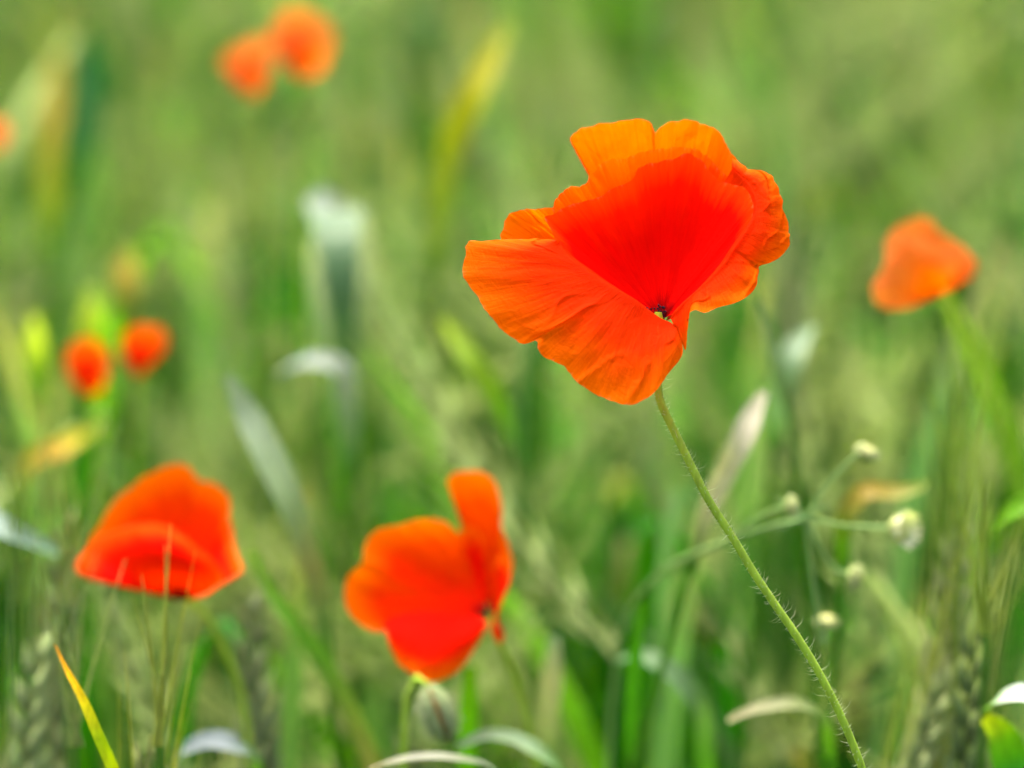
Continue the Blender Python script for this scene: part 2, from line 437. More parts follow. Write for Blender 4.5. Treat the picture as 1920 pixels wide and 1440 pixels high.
# ---- the large poppy in focus
def main_poppy():
    d0 = FOCUS
    sp = [(1240, 600, 1), (1239, 640, 2), (1233, 700, 3), (1236, 745, 3), (1260, 800, 2), (1292, 865, 1), (1330, 940, 0), (1372, 1005, 0), (1412, 1072, 0),
          (1452, 1132, 0), (1492, 1190, 0), (1530, 1252, 1), (1566, 1320, 2), (1592, 1378, 3), (1616, 1440, 4), (1634, 1500, 6)]
    pts = [at(x, y, d0 + z / 1000) for x, y, z in sp]
    e = pts[-1]
    org = np.array([e[0] + .055, e[1] + .05, -.006])
    pts += [e + np.array([.016, .012, -.10]), e + np.array([.035, .03, -.30]), org]
    root = thing('poppy_flower', 'large wide open orange red poppy in sharp focus on a bare bristly stem', 'poppy', org, 'poppies in the wheat')
    # finish: the visible part needs most of the samples
    stem_part(root, org, pts, [.0009, .00085, .0009, .0010, .0012, .0013], hairs=1100, n=320, ns=10)
    r = Geo(); c = at(1234, 594, d0 + .000)
    spindle(r, c + UP * -.003, c + UP * .0010, .0011, (.36, .52, .08), 10, (.4, .9, 1, .7))
    build('receptacle', r, M_STEM, root, org)
    heart(root, org, at(1232, 618, d0 + .001), UP * .8 + FWD * .45 - RIGHT * .1, .5)
    # back, standing
    petal(root, org, d0, flat=.8, base=(1245, 596, 8),
          rim=[(1180, 430, 18), (1122, 360, 21), (1104, 328, 22), (1090, 298, 23), (1070, 256, 24), (1084, 243, 24), (1110, 233, 25), (1150, 227, 25), (1190, 227, 25),
               (1221, 232, 25), (1229, 247, 24), (1237, 238, 25), (1268, 227, 25), (1310, 231, 24), (1344, 243, 23), (1358, 263, 22), (1374, 292, 20), (1392, 318, 18), (1380, 380, 16)],
          bulge=15, ripple=.0006, edge=.006)
    # small lobe showing behind on the left
    petal(root, org, d0, flat=.8, base=(1240, 596, 7),
          rim=[(1010, 500, 5), (945, 462, 6), (939, 446, 7), (947, 418, 9), (955, 402, 10), (978, 393, 11), (1005, 391, 11), (1032, 390, 11), (1070, 392, 12), (1100, 420, 13)],
          bulge=4, ripple=.0006)
    # middle, standing
    petal(root, org, d0, flat=.8, base=(1243, 596, 6),
          rim=[(1060, 455, 4), (1040, 425, 4), (1039, 395, 5), (1046, 371, 6), (1068, 354, 9), (1100, 347, 12), (1105, 333, 13), (1114, 318, 14), (1140, 303, 16), (1168, 295, 17),
               (1205, 285, 19), (1255, 277, 20), (1292, 276, 20), (1322, 288, 19), (1347, 312, 18), (1374, 344, 15), (1404, 378, 11)],
          bulge=13, ripple=.0005, mat=M_SECOND_SHADED, edge=.008)
    # inner cup, hollow towards the viewer
    petal(root, org, d0, flat=.8, base=(1240, 600, 3),
          rim=[(1120, 548, -2), (1070, 500, -2), (1045, 458, -2), (1034, 432, -1), (1021, 405, 0), (1036, 402, 1), (1052, 393, 3), (1076, 385, 4), (1100, 375, 6), (1125, 366, 7), (1150, 352, 9), (1172, 346, 10), (1188, 337, 11),
               (1196, 320, 12), (1210, 309, 13), (1235, 303, 14), (1262, 294, 14), (1290, 286, 14), (1312, 297, 14), (1330, 322, 13), (1346, 338, 12), (1375, 348, 9), (1400, 357, 6), (1412, 380, 3), (1409, 410, 2), (1390, 460, 0),
               (1350, 515, -1), (1295, 568, -1), (1262, 588, 1)],
          bulge=4, ripple=.0003, crinkle=.7, edge=.007, mat=M_INNER_SHADED)
    # right, folding outwards, ends in a small rolled tip
    lip_petal(root, org, d0, (1248, 604, 14),
          [(1372, 318, 13), (1405, 352, 9), (1416, 385, 5), (1410, 410, 2), (1388, 446, -1), (1357, 492, -3), (1312, 540, -4), (1278, 570, -4), (1262, 588, -4), (1258, 598, -4)],
          [(1374, 292, 16), (1402, 318, 14), (1440, 322, 11), (1456, 343, 9), (1467, 373, 7), (1469, 400, 6), (1480, 430, 5), (1479, 461, 3), (1461, 483, 1),
           (1443, 493, 0), (1430, 497, 0), (1423, 500, 1), (1422, 512, -2), (1419, 532, -5), (1405, 553, -8), (1380, 567, -10), (1345, 577, -11), (1320, 586, -12), (1303, 581, -11), (1294, 585, -10),
           (1291, 605, -10), (1288, 635, -9), (1285, 656, -8), (1277, 640, -6), (1266, 616, -5)],
          bulge=-2, ripple=.0011)
    # lower, rolling out of the cup to the left and towards the viewer
    lip_petal(root, org, d0, (1242, 610, 8),
          [(1052, 452, 0), (1056, 466, -2), (1090, 497, -5), (1150, 537, -7), (1195, 564, -7), (1218, 582, -6), (1240, 597, -6), (1262, 608, -5), (1268, 615, -5)],
          [(1030, 446, 1), (1000, 447, 1), (940, 450, -1), (900, 453, -3), (873, 456, -5), (868, 484, -7), (869, 512, -9), (893, 550, -12), (915, 590, -15), (950, 625, -17),
           (985, 645, -19), (1002, 639, -19), (1012, 662, -20), (1060, 690, -22), (1090, 722, -23), (1130, 745, -24), (1190, 758, -24), (1222, 740, -22),
           (1252, 702, -18), (1281, 656, -11), (1277, 638, -8), (1269, 620, -6)],
          bulge=-4, ripple=.0010)
main_poppy()

def other_poppy(label, d0, petals, top, path, ground_off, r=.0011, nu=90, nv=22, hairs=0, heart_at=None, lips=()):
    pts = [at(*top, d0)] + [at(x, y, d0 + z / 1000) for x, y, z in path]
    e = pts[-1]; org = ground_base(e, *ground_off)
    pts += [e + (org - e) * .35 + np.array([-ground_off[0] * .12, 0, 0]), org]
    root = thing('poppy_flower', label, 'poppy', org, 'poppies in the wheat')
    stem_part(root, org, pts, [r * .8, r, r * 1.25], hairs=hairs, n=260)
    if heart_at is not None: heart(root, org, at(heart_at[0], heart_at[1], d0 + heart_at[2] / 1000), UP + .2 * FWD, .36)
    for base, rim, kw in petals:
        petal(root, org, d0, base, rim, nu=nu, nv=nv, **kw)
    for claw, inner, rim, kw in lips:
        lip_petal(root, org, d0, claw, inner, rim, **kw)
    return root

# left: half closed, bell shaped
other_poppy('bell shaped half closed red poppy with dark shaded base behind thin upright awns', .955, [
    ((352, 1122, 6), [(170, 1060, 8), (165, 1022, 9), (190, 978, 12), (222, 932, 16), (262, 900, 19), (315, 874, 21), (345, 871, 21), (360, 882, 20), (370, 898, 19), (404, 906, 16), (428, 930, 13), (430, 975, 10), (438, 1022, 6)], dict(bulge=5, mat=M_MID)),
    ((354, 1124, 2), [(425, 960, 8), (434, 985, 8), (440, 1025, 4), (448, 1048, 0), (454, 1070, -4), (430, 1088, -4), (394, 1108, -3)], dict(bulge=-3, mat=M_MID)),
    ((348, 1128, 0), [(290, 1113, -5), (215, 1086, -9), (150, 1078, -8), (141, 1066, -7), (155, 1040, -4), (185, 1008, -5), (225, 992, -9), (262, 984, -12), (302, 985, -14), (340, 1004, -15), (375, 1032, -14), (402, 1054, -12), (420, 1085, -8), (388, 1114, -4)], dict(bulge=-13, mat=M_BELL_SHADED)),
], (356, 1128), [(382, 1150, 4), (415, 1210, 9), (445, 1275, 14), (462, 1360, 18), (470, 1450, 20)], (.015, .02))

# centre: ragged, one tall upright petal
other_poppy('ragged open red poppy with one tall upright petal and a hanging petal', .935, [
    ((922, 1152, 5), [(860, 1010, 10), (868, 985, 11), (862, 955, 12), (845, 922, 12), (839, 902, 12), (851, 888, 12), (885, 883, 11), (915, 889, 10), (932, 912, 9), (941, 955, 8), (940, 985, 7), (952, 1022, 6), (961, 1060, 4), (955, 1088, 3), (940, 1125, 2)], dict(bulge=4, mat=M_MID)),
    ((912, 1154, 3), [(770, 1160, -1), (703, 1184, -4), (664, 1162, -5), (645, 1122, -5), (650, 1088, -3), (682, 1052, 0), (685, 1022, 3), (708, 992, 6), (740, 986, 8), (765, 979, 9), (808, 973, 10), (838, 980, 10), (858, 998, 10), (888, 988, 9), (905, 1010, 8)], dict(bulge=5, mat=M_MID)),
    ((925, 1150, -2), [(925, 1062, -3), (940, 1040, -2), (955, 1058, -1), (958, 1085, -2), (944, 1122, -4), (933, 1160, -5), (945, 1196, -6), (938, 1208, -7), (922, 1188, -6)], dict(bulge=-4, mat=M_MID)),
], (922, 1160), [(935, 1200, 6), (962, 1260, 12), (985, 1340, 16), (1010, 1450, 20)], (.02, .03), heart_at=(908, 1162, 5),
   lips=[((905, 1162, 5), [(716, 1172, -2), (735, 1156, -4), (770, 1148, -5), (815, 1147, -6), (865, 1153, -5), (908, 1162, -3), (914, 1168, -3)],
          [(722, 1180, -8), (727, 1195, -10), (731, 1212, -12), (746, 1240, -14), (772, 1264, -16), (800, 1278, -17), (830, 1274, -16), (864, 1252, -13), (892, 1214, -9), (908, 1186, -5), (914, 1174, -4)],
          dict(bulge=-3, ripple=.0008, flat=1.0, nu=90, nv=26, mat=M_MID))])

# right: side on
other_poppy('pale orange poppy seen side on beside a broad green leaf', 1.01, [
    ((1772, 545, 2), [(1832, 500, 8), (1805, 462, 11), (1765, 436, 14), (1738, 408, 15), (1705, 414, 14), (1675, 430, 11), (1660, 462, 8), (1680, 510, 4)], dict(bulge=5, ripple=.0016, mat=M_ORANGE)),
    ((1768, 550, -2), [(1800, 500, -6), (1740, 450, -8), (1672, 448, -10), (1656, 500, -13), (1634, 546, -15), (1645, 572, -15), (1692, 580, -13), (1738, 563, -6)], dict(bulge=-6, ripple=.0016, mat=M_ORANGE)),
    ((1772, 548, 0), [(1765, 470, -1), (1800, 470, 1), (1830, 492, 3), (1826, 515, 3), (1800, 535, 1)], dict(bulge=-3, ripple=.0016, mat=M_ORANGE)),
], (1772, 550), [(1800, 600, 3), (1840, 690, 8), (1880, 800, 12), (1915, 920, 16)], (.03, .03))

def small_cup(label, d0, base, rim, path, goff, mat=None):
    """a small half open poppy: a back, a front and two side petals round a cup"""
    b = np.array(base, float); R = np.array(rim, float); n = len(R); w = np.linspace(-1, 1, n)
    width = (R[:, 0].max() - R[:, 0].min()) * HW * d0 / 960 * 1000
    dep = width * .42 * np.sqrt(np.clip(1 - w ** 2, 0, 1))
    back = [(x, y, dz) for (x, y), dz in zip(R, dep)]
    fr = b + (R - b) * np.array([.93, .80])
    front = [(x, y, -dz) for (x, y), dz in zip(fr, dep)]
    h = n // 2 + 1
    left = [(x * .96 + b[0] * .04, y, -dz * .8) for (x, y), dz in list(zip(R, dep))[:h]]
    other_poppy(label, d0, [((b[0], b[1], 1), back, dict(bulge=4, ripple=.001, mat=mat)), ((b[0], b[1], 0), left, dict(bulge=-2, ripple=.001, mat=mat)),
                            ((b[0], b[1], -1), front, dict(bulge=-5, ripple=.001, mat=mat))], base, path, goff, nu=60, nv=16)

small_cup('small red poppy bloom left of its twin above a yellow leaf', 1.16, (168, 742),
          [(148, 728), (128, 695), (126, 660), (146, 640), (165, 634), (184, 644), (202, 668), (200, 705), (186, 735)], [(172, 800, 4), (182, 900, 10), (190, 1050, 16)], (.01, .03), M_MID)
small_cup('small red poppy bloom with dark narrow base beside its rounder twin', 1.17, (258, 710),
          [(246, 692), (232, 660), (230, 632), (250, 614), (276, 612), (302, 618), (312, 638), (294, 664), (272, 694)], [(258, 780, 4), (252, 900, 10), (248, 1050, 16)], (-.01, .03), M_MID)
small_cup('blurred orange poppy low on the left of a touching pair', 1.32, (472, 180),
          [(452, 165), (432, 140), (416, 112), (430, 98), (462, 82), (488, 70), (510, 84), (504, 112), (500, 145), (488, 172)], [(480, 260, 5), (492, 380, 12), (500, 560, 20)], (.02, .04), M_ORANGE)
small_cup('blurred larger orange poppy standing tallest of a touching pair', 1.33, (572, 148),
          [(545, 132), (530, 102), (508, 74), (520, 40), (548, 14), (580, 24), (606, 38), (626, 72), (614, 104), (604, 130)], [(575, 230, 5), (572, 380, 12), (568, 560, 20)], (-.01, .04), M_ORANGE)
small_cup('blurred orange poppy cut by the border of the view', 1.32, (-12, 282),
          [(-40, 262), (-46, 236), (-28, 222), (-5, 224), (12, 236), (16, 256), (4, 274)], [(-10, 380, 4), (-8, 520, 10), (0, 700, 20)], (-.01, .04), M_ORANGE)

# ---- hanging bud under the ragged poppy
def poppy_bud():
    d0 = .905
    c = at(822, 1338, d0); ax = norm(at(842, 1392, d0) - at(800, 1280, d0)); L = .0150
    sp = [c - ax * L * .5, at(795, 1270, d0 + .004), at(772, 1275, d0 + .008), at(762, 1310, d0 + .010), at(758, 1400, d0 + .012), at(756, 1500, d0 + .015)]
    org = ground_base(sp[-1], -.01, .02); sp += [sp[-1] + (org - sp[-1]) * .4, org]
    root = thing('poppy_bud', 'drooping hairy green poppy bud below the ragged poppy', 'bud', org)
    stem_part(root, org, sp, [.0008, .0009, .0012], hairs=160)
    side = norm(np.cross(ax, FWD))
    for s in (-1, 1):
        g = Geo(); n, m = 14, 12
        t = np.linspace(0, 1, n); r = .0044 * np.sin(np.pi * np.clip(t * .94 + .03, 0, 1)) ** .62
        a = np.linspace(.22, np.pi - .06, m)
        T, A = np.meshgrid(np.arange(n), a, indexing='ij')
        V = c + ax * ((t - .5) * L)[T][..., None] + (np.cos(A) * r[T])[..., None] * (-FWD) * s + (np.sin(A) * r[T])[..., None] * side * s
        g.add(V.reshape(-1, 3), grid_faces(m, n), (.23, .28, .13))
        build('sepal', g, M_STEM, root, org)
    g = Geo(); spindle(g, c - ax * L * .46, c + ax * L * .46,   .0039, (.26, .13, .05), 12, (.1, .6, .9, 1, .9, .6, .1))
    build('folded_petals', g, M_FLOWER, root, org)
    h = Geo()
    for k in range(160):
        t = rng.uniform(.05, .95); rd = .0044 * math.sin(math.pi * t) ** .62
        q = norm(np.cross(ax, rng.normal(size=3)))
        p = c + ax * (t - .5) * L + q * rd
        tube(h, [p, p + q * .0012, p + q * .0022 + ax * .0006], [7e-5, 5e-5, 1e-5], (.42, .44, .28), 3)
    o = build('bristles', h, M_STEM, root, org); o['kind'] = 'stuff'
poppy_bud()

# ------------------------------------------------------------------ mayweed with small round buds
def mayweed():
    d0 = .92
    main = [at(1512, 972, d0), at(1440, 990, d0 + .008), at(1330, 1028, d0 + .03), at(1230, 1082, d0 + .055), at(1170, 1170, d0 + .075), at(1150, 1290, d0 + .085), at(1142, 1440, d0 + .09)]
    org = ground_base(main[-1], -.01, .02); main += [main[-1] + (org - main[-1]) * .4, org]
    root = thing('mayweed_plant', 'branching grey green mayweed with round cream buds behind the bristly stem', 'mayweed', org)
    stem_part(root, org, main, [.0007, .0008, .0009, .0011, .0014], col=(.22, .34, .12))
    heads = [((1626, 850), [(1512, 972), (1540, 925), (1575, 885), (1615, 858)], .0034, 0, (.45, 1, -.1)),
             ((1484, 950), [(1370, 1012), (1410, 978), (1450, 958), (1475, 951)], .0028, 0, (1, .1, -.3)),
             ((1688, 993), [(1512, 972), (1580, 985), (1640, 990), (1668, 992)], .0040, 1, (.8, .05, -.75)),
             ((1602, 1084), [(1512, 972), (1535, 1020), (1562, 1065), (1590, 1080)], .0034, 0, (.8, -.2, -.3)),
             ((1550, 1166), [(1512, 972), (1518, 1040), (1535, 1160), (1542, 1210), (1550, 1180)], .0032, 0, (.1, 1, -.3))]
    for k, ((hx, hy), br, r, ray, ax) in enumerate(heads):
        dz = .004 * (k - 2); r = r * .88
        off = np.linspace(0, dz, len(br))
        if k == 1: off = off + .02 * np.linspace(1, 0, len(br))
        pts = [at(x, y, d0 + o) for (x, y), o in zip(br, off)]
        c = at(hx, hy, d0 + dz); a = norm(ax[0] * RIGHT + ax[1] * UP + ax[2] * FWD)
        pts.append(c - a * r * .6)
        b = stem_part(root, org, pts, [.0005, .00045, .0007], col=(.26, .38, .14), name='branch', n=24)
        g = Geo(); t = np.linspace(0, 1, 8)[:, None]
        tube(g, c + a * r * (t * 1.5 - .85), np.array([.2, .6, .88, 1, .98, .85, .5, .02]) * r, [(.22, .32, .10), (.32, .40, .14), (.56, .56, .26), (.72, .69, .32)], 12)
        hd = build('flower_head', g, M_FLOWER, root, org)
        if ray:
            s = norm(np.cross(a, UP)); w = np.cross(s, a)
            for i in range(15):
                q = 2 * math.pi * i / 15 + rng.uniform(-.1, .1); e = s * math.cos(q) + w * math.sin(q)
                p = Geo(); blade(p, smooth_path([c + e * r * .8 + a * r * .1, c + e * r * 1.25 + a * r * .55, c + e * r * (1.35 + rng.uniform(-.1, .15)) + a * r * .95], 6),
                                 [.0009, .0017, .0016, .0008], (.62, .62, .42), facing=a, fold=.1)
                build('ray_petal', p, M_FLOWER, hd, org)
        else:
            s = norm(np.cross(a, UP + .1 * RIGHT)); w = np.cross(s, a)
            p = Geo()
            for i in range(12):
                q = 2 * math.pi * i / 12; e = s * math.cos(q) + w * math.sin(q)
                tube(p, [c + e * r * .96 - a * r * .25, c + e * r * .98 + a * r * .25, c + e * r * .62 + a * r * .66], [r * .17, r * .16, r * .05], (.42, .46, .22), 4)
            build('bracts', p, M_FLOWER, hd, org)
    # feathery leaves at the fork
    for (x, y, sx) in [(1505, 975, 1)]:
        g = Geo()
        p0 = at(x, y, d0 + .02 if x < 1450 else d0)
        for i in range(7):
            e = p0 + norm(RIGHT * rng.normal() + UP * rng.normal() * .8 + FWD * rng.normal() * .4) * rng.uniform(.006, .014)
            tube(g, smooth_path([p0, (p0 + e) / 2 + UP * .001, e], 5), [.0004, .0003, .0001], (.20, .30, .14), 4)
        build('leaf', g, M_LEAF, root, org)
mayweed()

# ------------------------------------------------------------------ wheat
GREENS = [(.030, .13, .008), (.045, .16, .010), (.06, .16, .025), (.10, .20, .06), (.20, .32, .05), (.30, .42, .05), (.035, .12, .03), (.018, .085, .006), (.30, .37, .22), (.025, .10, .010), (.26, .36, .10)]
STRAW = (.42, .34, .16)
def pick_green(r): return np.array(GREENS[r.integers(len(GREENS))]) * r.uniform(.8, 1.2) * np.array([.56, .84, .48])

def make_ear(g, awn, p0, ax, L, col, r, nodes=10, ns=5, wide=1.0, awn_n=2, awn_col=None, thick=1.0):
    """two rows of overlapping spikelets up a zigzag axis; awns go to their own mesh"""
    ax = norm(ax); s = norm(np.cross(ax, r.normal(size=3))) if not isinstance(wide, tuple) else norm(np.asarray(wide))
    w = np.cross(ax, s)
    tube(g, [p0, p0 + ax * L * .95], [.0009, .0005], col * .9, 4)
    for i in range(nodes):
        t = i / nodes; size = (.75 + .5 * math.sin(math.pi * min(1, t * 1.05 + .12)))
        sg = 1 if i % 2 else -1
        q = p0 + ax * L * t * .93 + s * sg * .0012
        for k in ((-1, 1) if ns < 5 else (-1, 0, 1)):
            d = norm(ax + s * sg * (.36 if k == 0 else .24) * r.uniform(.6, 1.4) + w * k * .28 * r.uniform(.6, 1.4))
            ln = .0118 * size * r.uniform(.9, 1.1)
            cc = col * r.uniform(.65, 1.3); tip = np.minimum(cc * r.uniform(1.0, 1.6) + np.array([.08, .06, .03]) * r.uniform(0, 1.3), .8)
            spindle(g, q + w * k * .0011, q + w * k * .0011 + d * ln,  .00125 * size, [cc * .75, cc, tip], ns, (.35, .9, 1, .6, .25, .04))
            if awn is not None and k != 0 and r.uniform() < awn_n / 2:
                b = q + d * ln * .9; al = r.uniform(.028, .058) * (1.25 if thick > 1 else 1)
                e = b + norm(ax + s * sg * r.uniform(.04, .20) + w * k * r.uniform(.0, .15)) * al
                tube(awn, smooth_path([b, (b + e) / 2 + ax * .001, e], 5), np.array([.00028, .00022, .00006]) * thick, awn_col if awn_col is not None else col * 1.2, 3)

def wheat_parts(r, height=.63, hi=True, bearded=False, leaves=3):
    """one plant at the origin: dict of Geo"""
    lean = r.normal(size=2) * .03
    top = np.array([lean[0], lean[1], height - .09])
    path = smooth_path([(0, 0, -.006), (lean[0] * .2, lean[1] * .2, height * .35), tuple(top * np.array([.8, .8, 1]) - np.array([0, 0, .03])), tuple(top)], 9 if hi else 4)
    col = pick_green(r)
    st = Geo(); tube(st, path, [.0017, .0015, .0010], [col * .8, col * 1.1, col * 1.3 + .02], 6 if hi else 3)
    ear, awn = Geo(), Geo()
    ec = np.array([.32, .39, .16]) * r.uniform(.8, 1.2) + np.array([.05, .03, .0]) * r.uniform(0, 1)
    ad = norm(np.array([lean[0] * .5 + r.normal() * .06, lean[1] * .5 + r.normal() * .06, .09]))
    if hi: make_ear(ear, awn, top, ad, .088 * r.uniform(.85, 1.1), ec, r, 10, 4, awn_n=2 if bearded else .5, awn_col=np.array([.36, .42, .15]), thick=1.5)
    else: spindle(ear, top, top + ad * .09, .0055, [ec, ec * 1.3], 4, (.5, 1, .9, .2))
    lv = []
    for k in range(leaves):
        h = height * (.40 + .40 * (k + r.uniform(0, .5)) / max(leaves, 1)); az = r.uniform(0, 2 * np.pi); ln = r.uniform(.12, .22)
        o = np.array([math.cos(az), math.sin(az), 0])
        p0 = np.array([np.interp(h, path[:, 2], path[:, 0]), np.interp(h, path[:, 2], path[:, 1]), h])
        dr = r.uniform(-.5, .45)
        sp_ = r.uniform(.08, .32) if r.uniform() < .65 else r.uniform(.3, .75)
        pts = [p0, p0 + o * ln * .07 * sp_ + np.array([0, 0, ln * .38]), p0 + o * ln * .22 * sp_ + np.array([0, 0, ln * .72]), p0 + o * ln * .45 * sp_ + np.array([0, 0, ln * (.86 - .2 * max(dr, -.3))]),
               p0 + o * ln * .7 * sp_ + np.array([0, 0, ln * (.85 - .5 * dr)])]
        g = Geo(); c = pick_green(r)
        tipc = c if r.uniform() < .6 else (np.array([.34, .30, .05]) if r.uniform() < .6 else np.array(STRAW))
        wd = r.uniform(.006, .012)
        blade(g, smooth_path(pts, 12 if hi else 5), np.array([.5, .9, 1, .9, .65, .06]) * wd, [c * .85, c, c * 1.05, c, tipc], facing=o + np.array([0, 0, -.2]), fold=.14, twist=r.uniform(-1.1, 1.1))
        lv.append(g)
    return st, ear, (awn if awn.n else None), lv

def copy_plant(root, kids, loc, rz, sc):
    r = root.copy(); scene.collection.objects.link(r)
    r.location = loc; r.rotation_euler = (0, 0, rz); r.scale = (sc, sc, sc)
    for k in kids:
        c = k.copy(); scene.collection.objects.link(c); c.parent = r
    return r

rng = np.random.default_rng(23)
# where the plants stand: a jittered grid, a gap round the flowers
KEEP = [(1180, 500, 330, .82), (295, 1000, 190, .97), (805, 1080, 190, .95), (1730, 500, 130, 1.02), (165, 690, 65, 1.18), (262, 660, 65, 1.18),
        (465, 125, 75, 1.34), (575, 85, 75, 1.34), (5, 255, 60, 1.34), (1600, 1000, 150, .9), (640, 420, 110, 1.18), (890, 180, 90, 1.3), (520, 900, 110, 1.08)]
def blocked(x, y, h):
    px, py, d = project((x, y, h))
    if d < 1.03: return -700 < px < 2600 and py < 1560 and d > .1
    for fx, fy, fr, fd in KEEP:
        if d < fd + .02 and abs(px - fx) < fr + 40 and py < fy + fr + 20: return True
    return False

spots = []
step = .048
for gx in np.arange(-2.3, 2.3, step):
    for gy in np.arange(-.9, 6.2, step):
        x = gx + rng.uniform(-.5, .5) * step; y = gy + rng.uniform(-.5, .5) * step
        if abs(x) < .16 and -.25 < y < .50: continue          # where the photographer kneels
        h = np.clip(rng.normal(.615, .04), .5, .71)
        if blocked(x, y, h):
            h = h - .10
            if blocked(x, y, h): continue
        spots.append((x, y, h))
view, rest = [], []
for s in spots:
    px, py, d = project((s[0], s[1], s[2]))
    if d > .8 and -140 < px < 2060 and py < 1480 and d < 3.6: view.append((d, s))
    else: rest.append(s)
view.sort(key=lambda t: t[0])
N_SINGLE = 270
singles, mid = view[:N_SINGLE], view[N_SINGLE:]

protos = []
for k in range(8):
    r = np.random.default_rng(100 + k)
    st, ear, awn, lv = wheat_parts(r, .62, True, bearded=(k % 2 == 0), leaves=3)
    protos.append((st, ear, awn, lv))
proto_roots = []
LAND = [(1180, 480, 'behind the large open poppy'), (295, 1000, 'behind the bell shaped poppy'), (805, 1080, 'behind the ragged poppy'), (1730, 500, 'round the side on poppy'),
        (210, 680, 'round the twin small poppies'), (520, 100, 'round the touching pair of poppies'), (640, 430, 'round the bent leaf with bright crest'), (900, 170, 'round the bright yellow slanting blade'),
        (1600, 1000, 'behind the mayweed buds'), (1400, 820, 'round the pale dry straw blade'), (500, 850, 'round the long grey green slanting blade'), (1800, 1100, 'behind the bearded ears near the mayweed'),
        (0, 260, 'round the poppy cut by the border'), (900, 660, 'round the short yellow green blade'), (1500, 650, 'round the small whitish leaf tip')]
def crop_label(x, y, h, bearded):
    px, py, d = project((x, y, h - .05))
    k = min(LAND, key=lambda q: (q[0] - px) ** 2 + (q[1] - py) ** 2)
    return f"blurred green wheat plant with {'long bearded' if bearded else 'short pale'} ear {k[2]}"
for k, (st, ear, awn, lv) in enumerate(protos):
    d, (x, y, h) = singles[k]
    root = thing('wheat_plant', crop_label(x, y, h, k % 2 == 0), 'wheat', (x, y, 0), 'wheat plants of the crop')
    root.rotation_euler = (0, 0, rng.uniform(0, 6.28)); root.scale = (h / .62,) * 3
    kids = [build('stem', st, M_STEM, root), build('ear', ear, M_EAR, root)]
    if awn is not None: kids.append(build('awns', awn, M_EAR, root))
    for g in lv: kids.append(build('leaf', g, M_LEAF, root))
    proto_roots.append((root, kids))
for d, (x, y, h) in singles[8:]:
    k = rng.integers(8)
    c = copy_plant(proto_roots[k][0], proto_roots[k][1], (x, y, 0), rng.uniform(0, 6.28), h / .62)
    c['label'] = crop_label(x, y, h, k % 2 == 0)

def merge(name, plants, variants, mat):
    """many plants as one mesh: nobody could count these"""
    V, F, C, n = [], [], [], 0
    for (x, y, h) in plants:
        v, f, c = variants[rng.integers(len(variants))]
        a = rng.uniform(0, 6.28); s = h / .62; ca, sa = math.cos(a) * s, math.sin(a) * s
        R = np.array([[ca, -sa, 0], [sa, ca, 0], [0, 0, s]])
        V.append(v @ R.T + np.array([x, y, 0])); F.append(f + n); C.append(c * rng.uniform(.8, 1.2)); n += len(v)
    return build(name, (np.concatenate(V), np.concatenate(F), np.concatenate(C)), mat)

def pooled(r, hi, leaves, bearded=False):
    st, ear, awn, lv = wheat_parts(r, .62, hi, bearded, leaves)
    g = Geo()
    for q in [st, ear] + ([awn] if awn else []) + lv: g.add(*q.arrays())
    return g.arrays()
hi_var = [pooled(np.random.default_rng(300 + k), True, 3, k % 2 == 0) for k in range(8)]
lo_var = [pooled(np.random.default_rng(400 + k), False, 3) for k in range(14)]
o = merge('wheat_field', [s for _, s in mid], hi_var, M_LEAF)
o['kind'] = 'stuff'; o['label'] = 'far mass of green wheat melting into a blur'; o['category'] = 'wheat field'
o = merge('wheat_field', rest, lo_var, M_LEAF)
o['kind'] = 'stuff'; o['label'] = 'surrounding crop of green wheat round the flowers'; o['category'] = 'wheat field'

# low grass between the wheat
def undergrowth():
    var = []
    for k in range(10):
        r = np.random.default_rng(600 + k); g = Geo()
        for i in range(3):
            az = r.uniform(0, 6.28); o_ = np.array([math.cos(az), math.sin(az), 0]); H = r.uniform(.30, .52); q = np.array([*(r.normal(size=2) * .012), -.004])
            sp = r.uniform(.03, .14)
            pts = [q, q + o_ * sp * .15 + (0, 0, H * .5), q + o_ * sp * .5 + (0, 0, H * .9), q + o_ * sp * 1.1 + (0, 0, H * r.uniform(.75, 1.1))]
            c = pick_green(r) * np.array([.30, .50, .36])  # greens darkened to paint shade into the gaps
            blade(g, smooth_path(pts, 8), np.array([.4, .8, 1, .8, .05]) * r.uniform(.005, .010), [c * .8, c, c * 1.1], facing=o_, fold=.15, twist=r.uniform(-1, 1))
        var.append(g.arrays())
    pl = []
    for _ in range(2600):
        d = .95 + 2.2 * rng.uniform() ** 1.3; x = rng.uniform(-1, 1) * HW * d * 1.5; y = d / math.cos(PITCH) * .93
        pl.append((x, y, .62 * rng.uniform(.75, 1.1)))
    for _ in range(1500):
        pl.append((rng.uniform(-1.6, 1.6), rng.uniform(.55, 4), .62 * rng.uniform(.6, .95)))
    o = merge('grass', pl, var, M_LEAF)
    o['kind'] = 'stuff'; o['label'] = 'low green grass filling the gaps between wheat stems'; o['category'] = 'grass'
undergrowth()

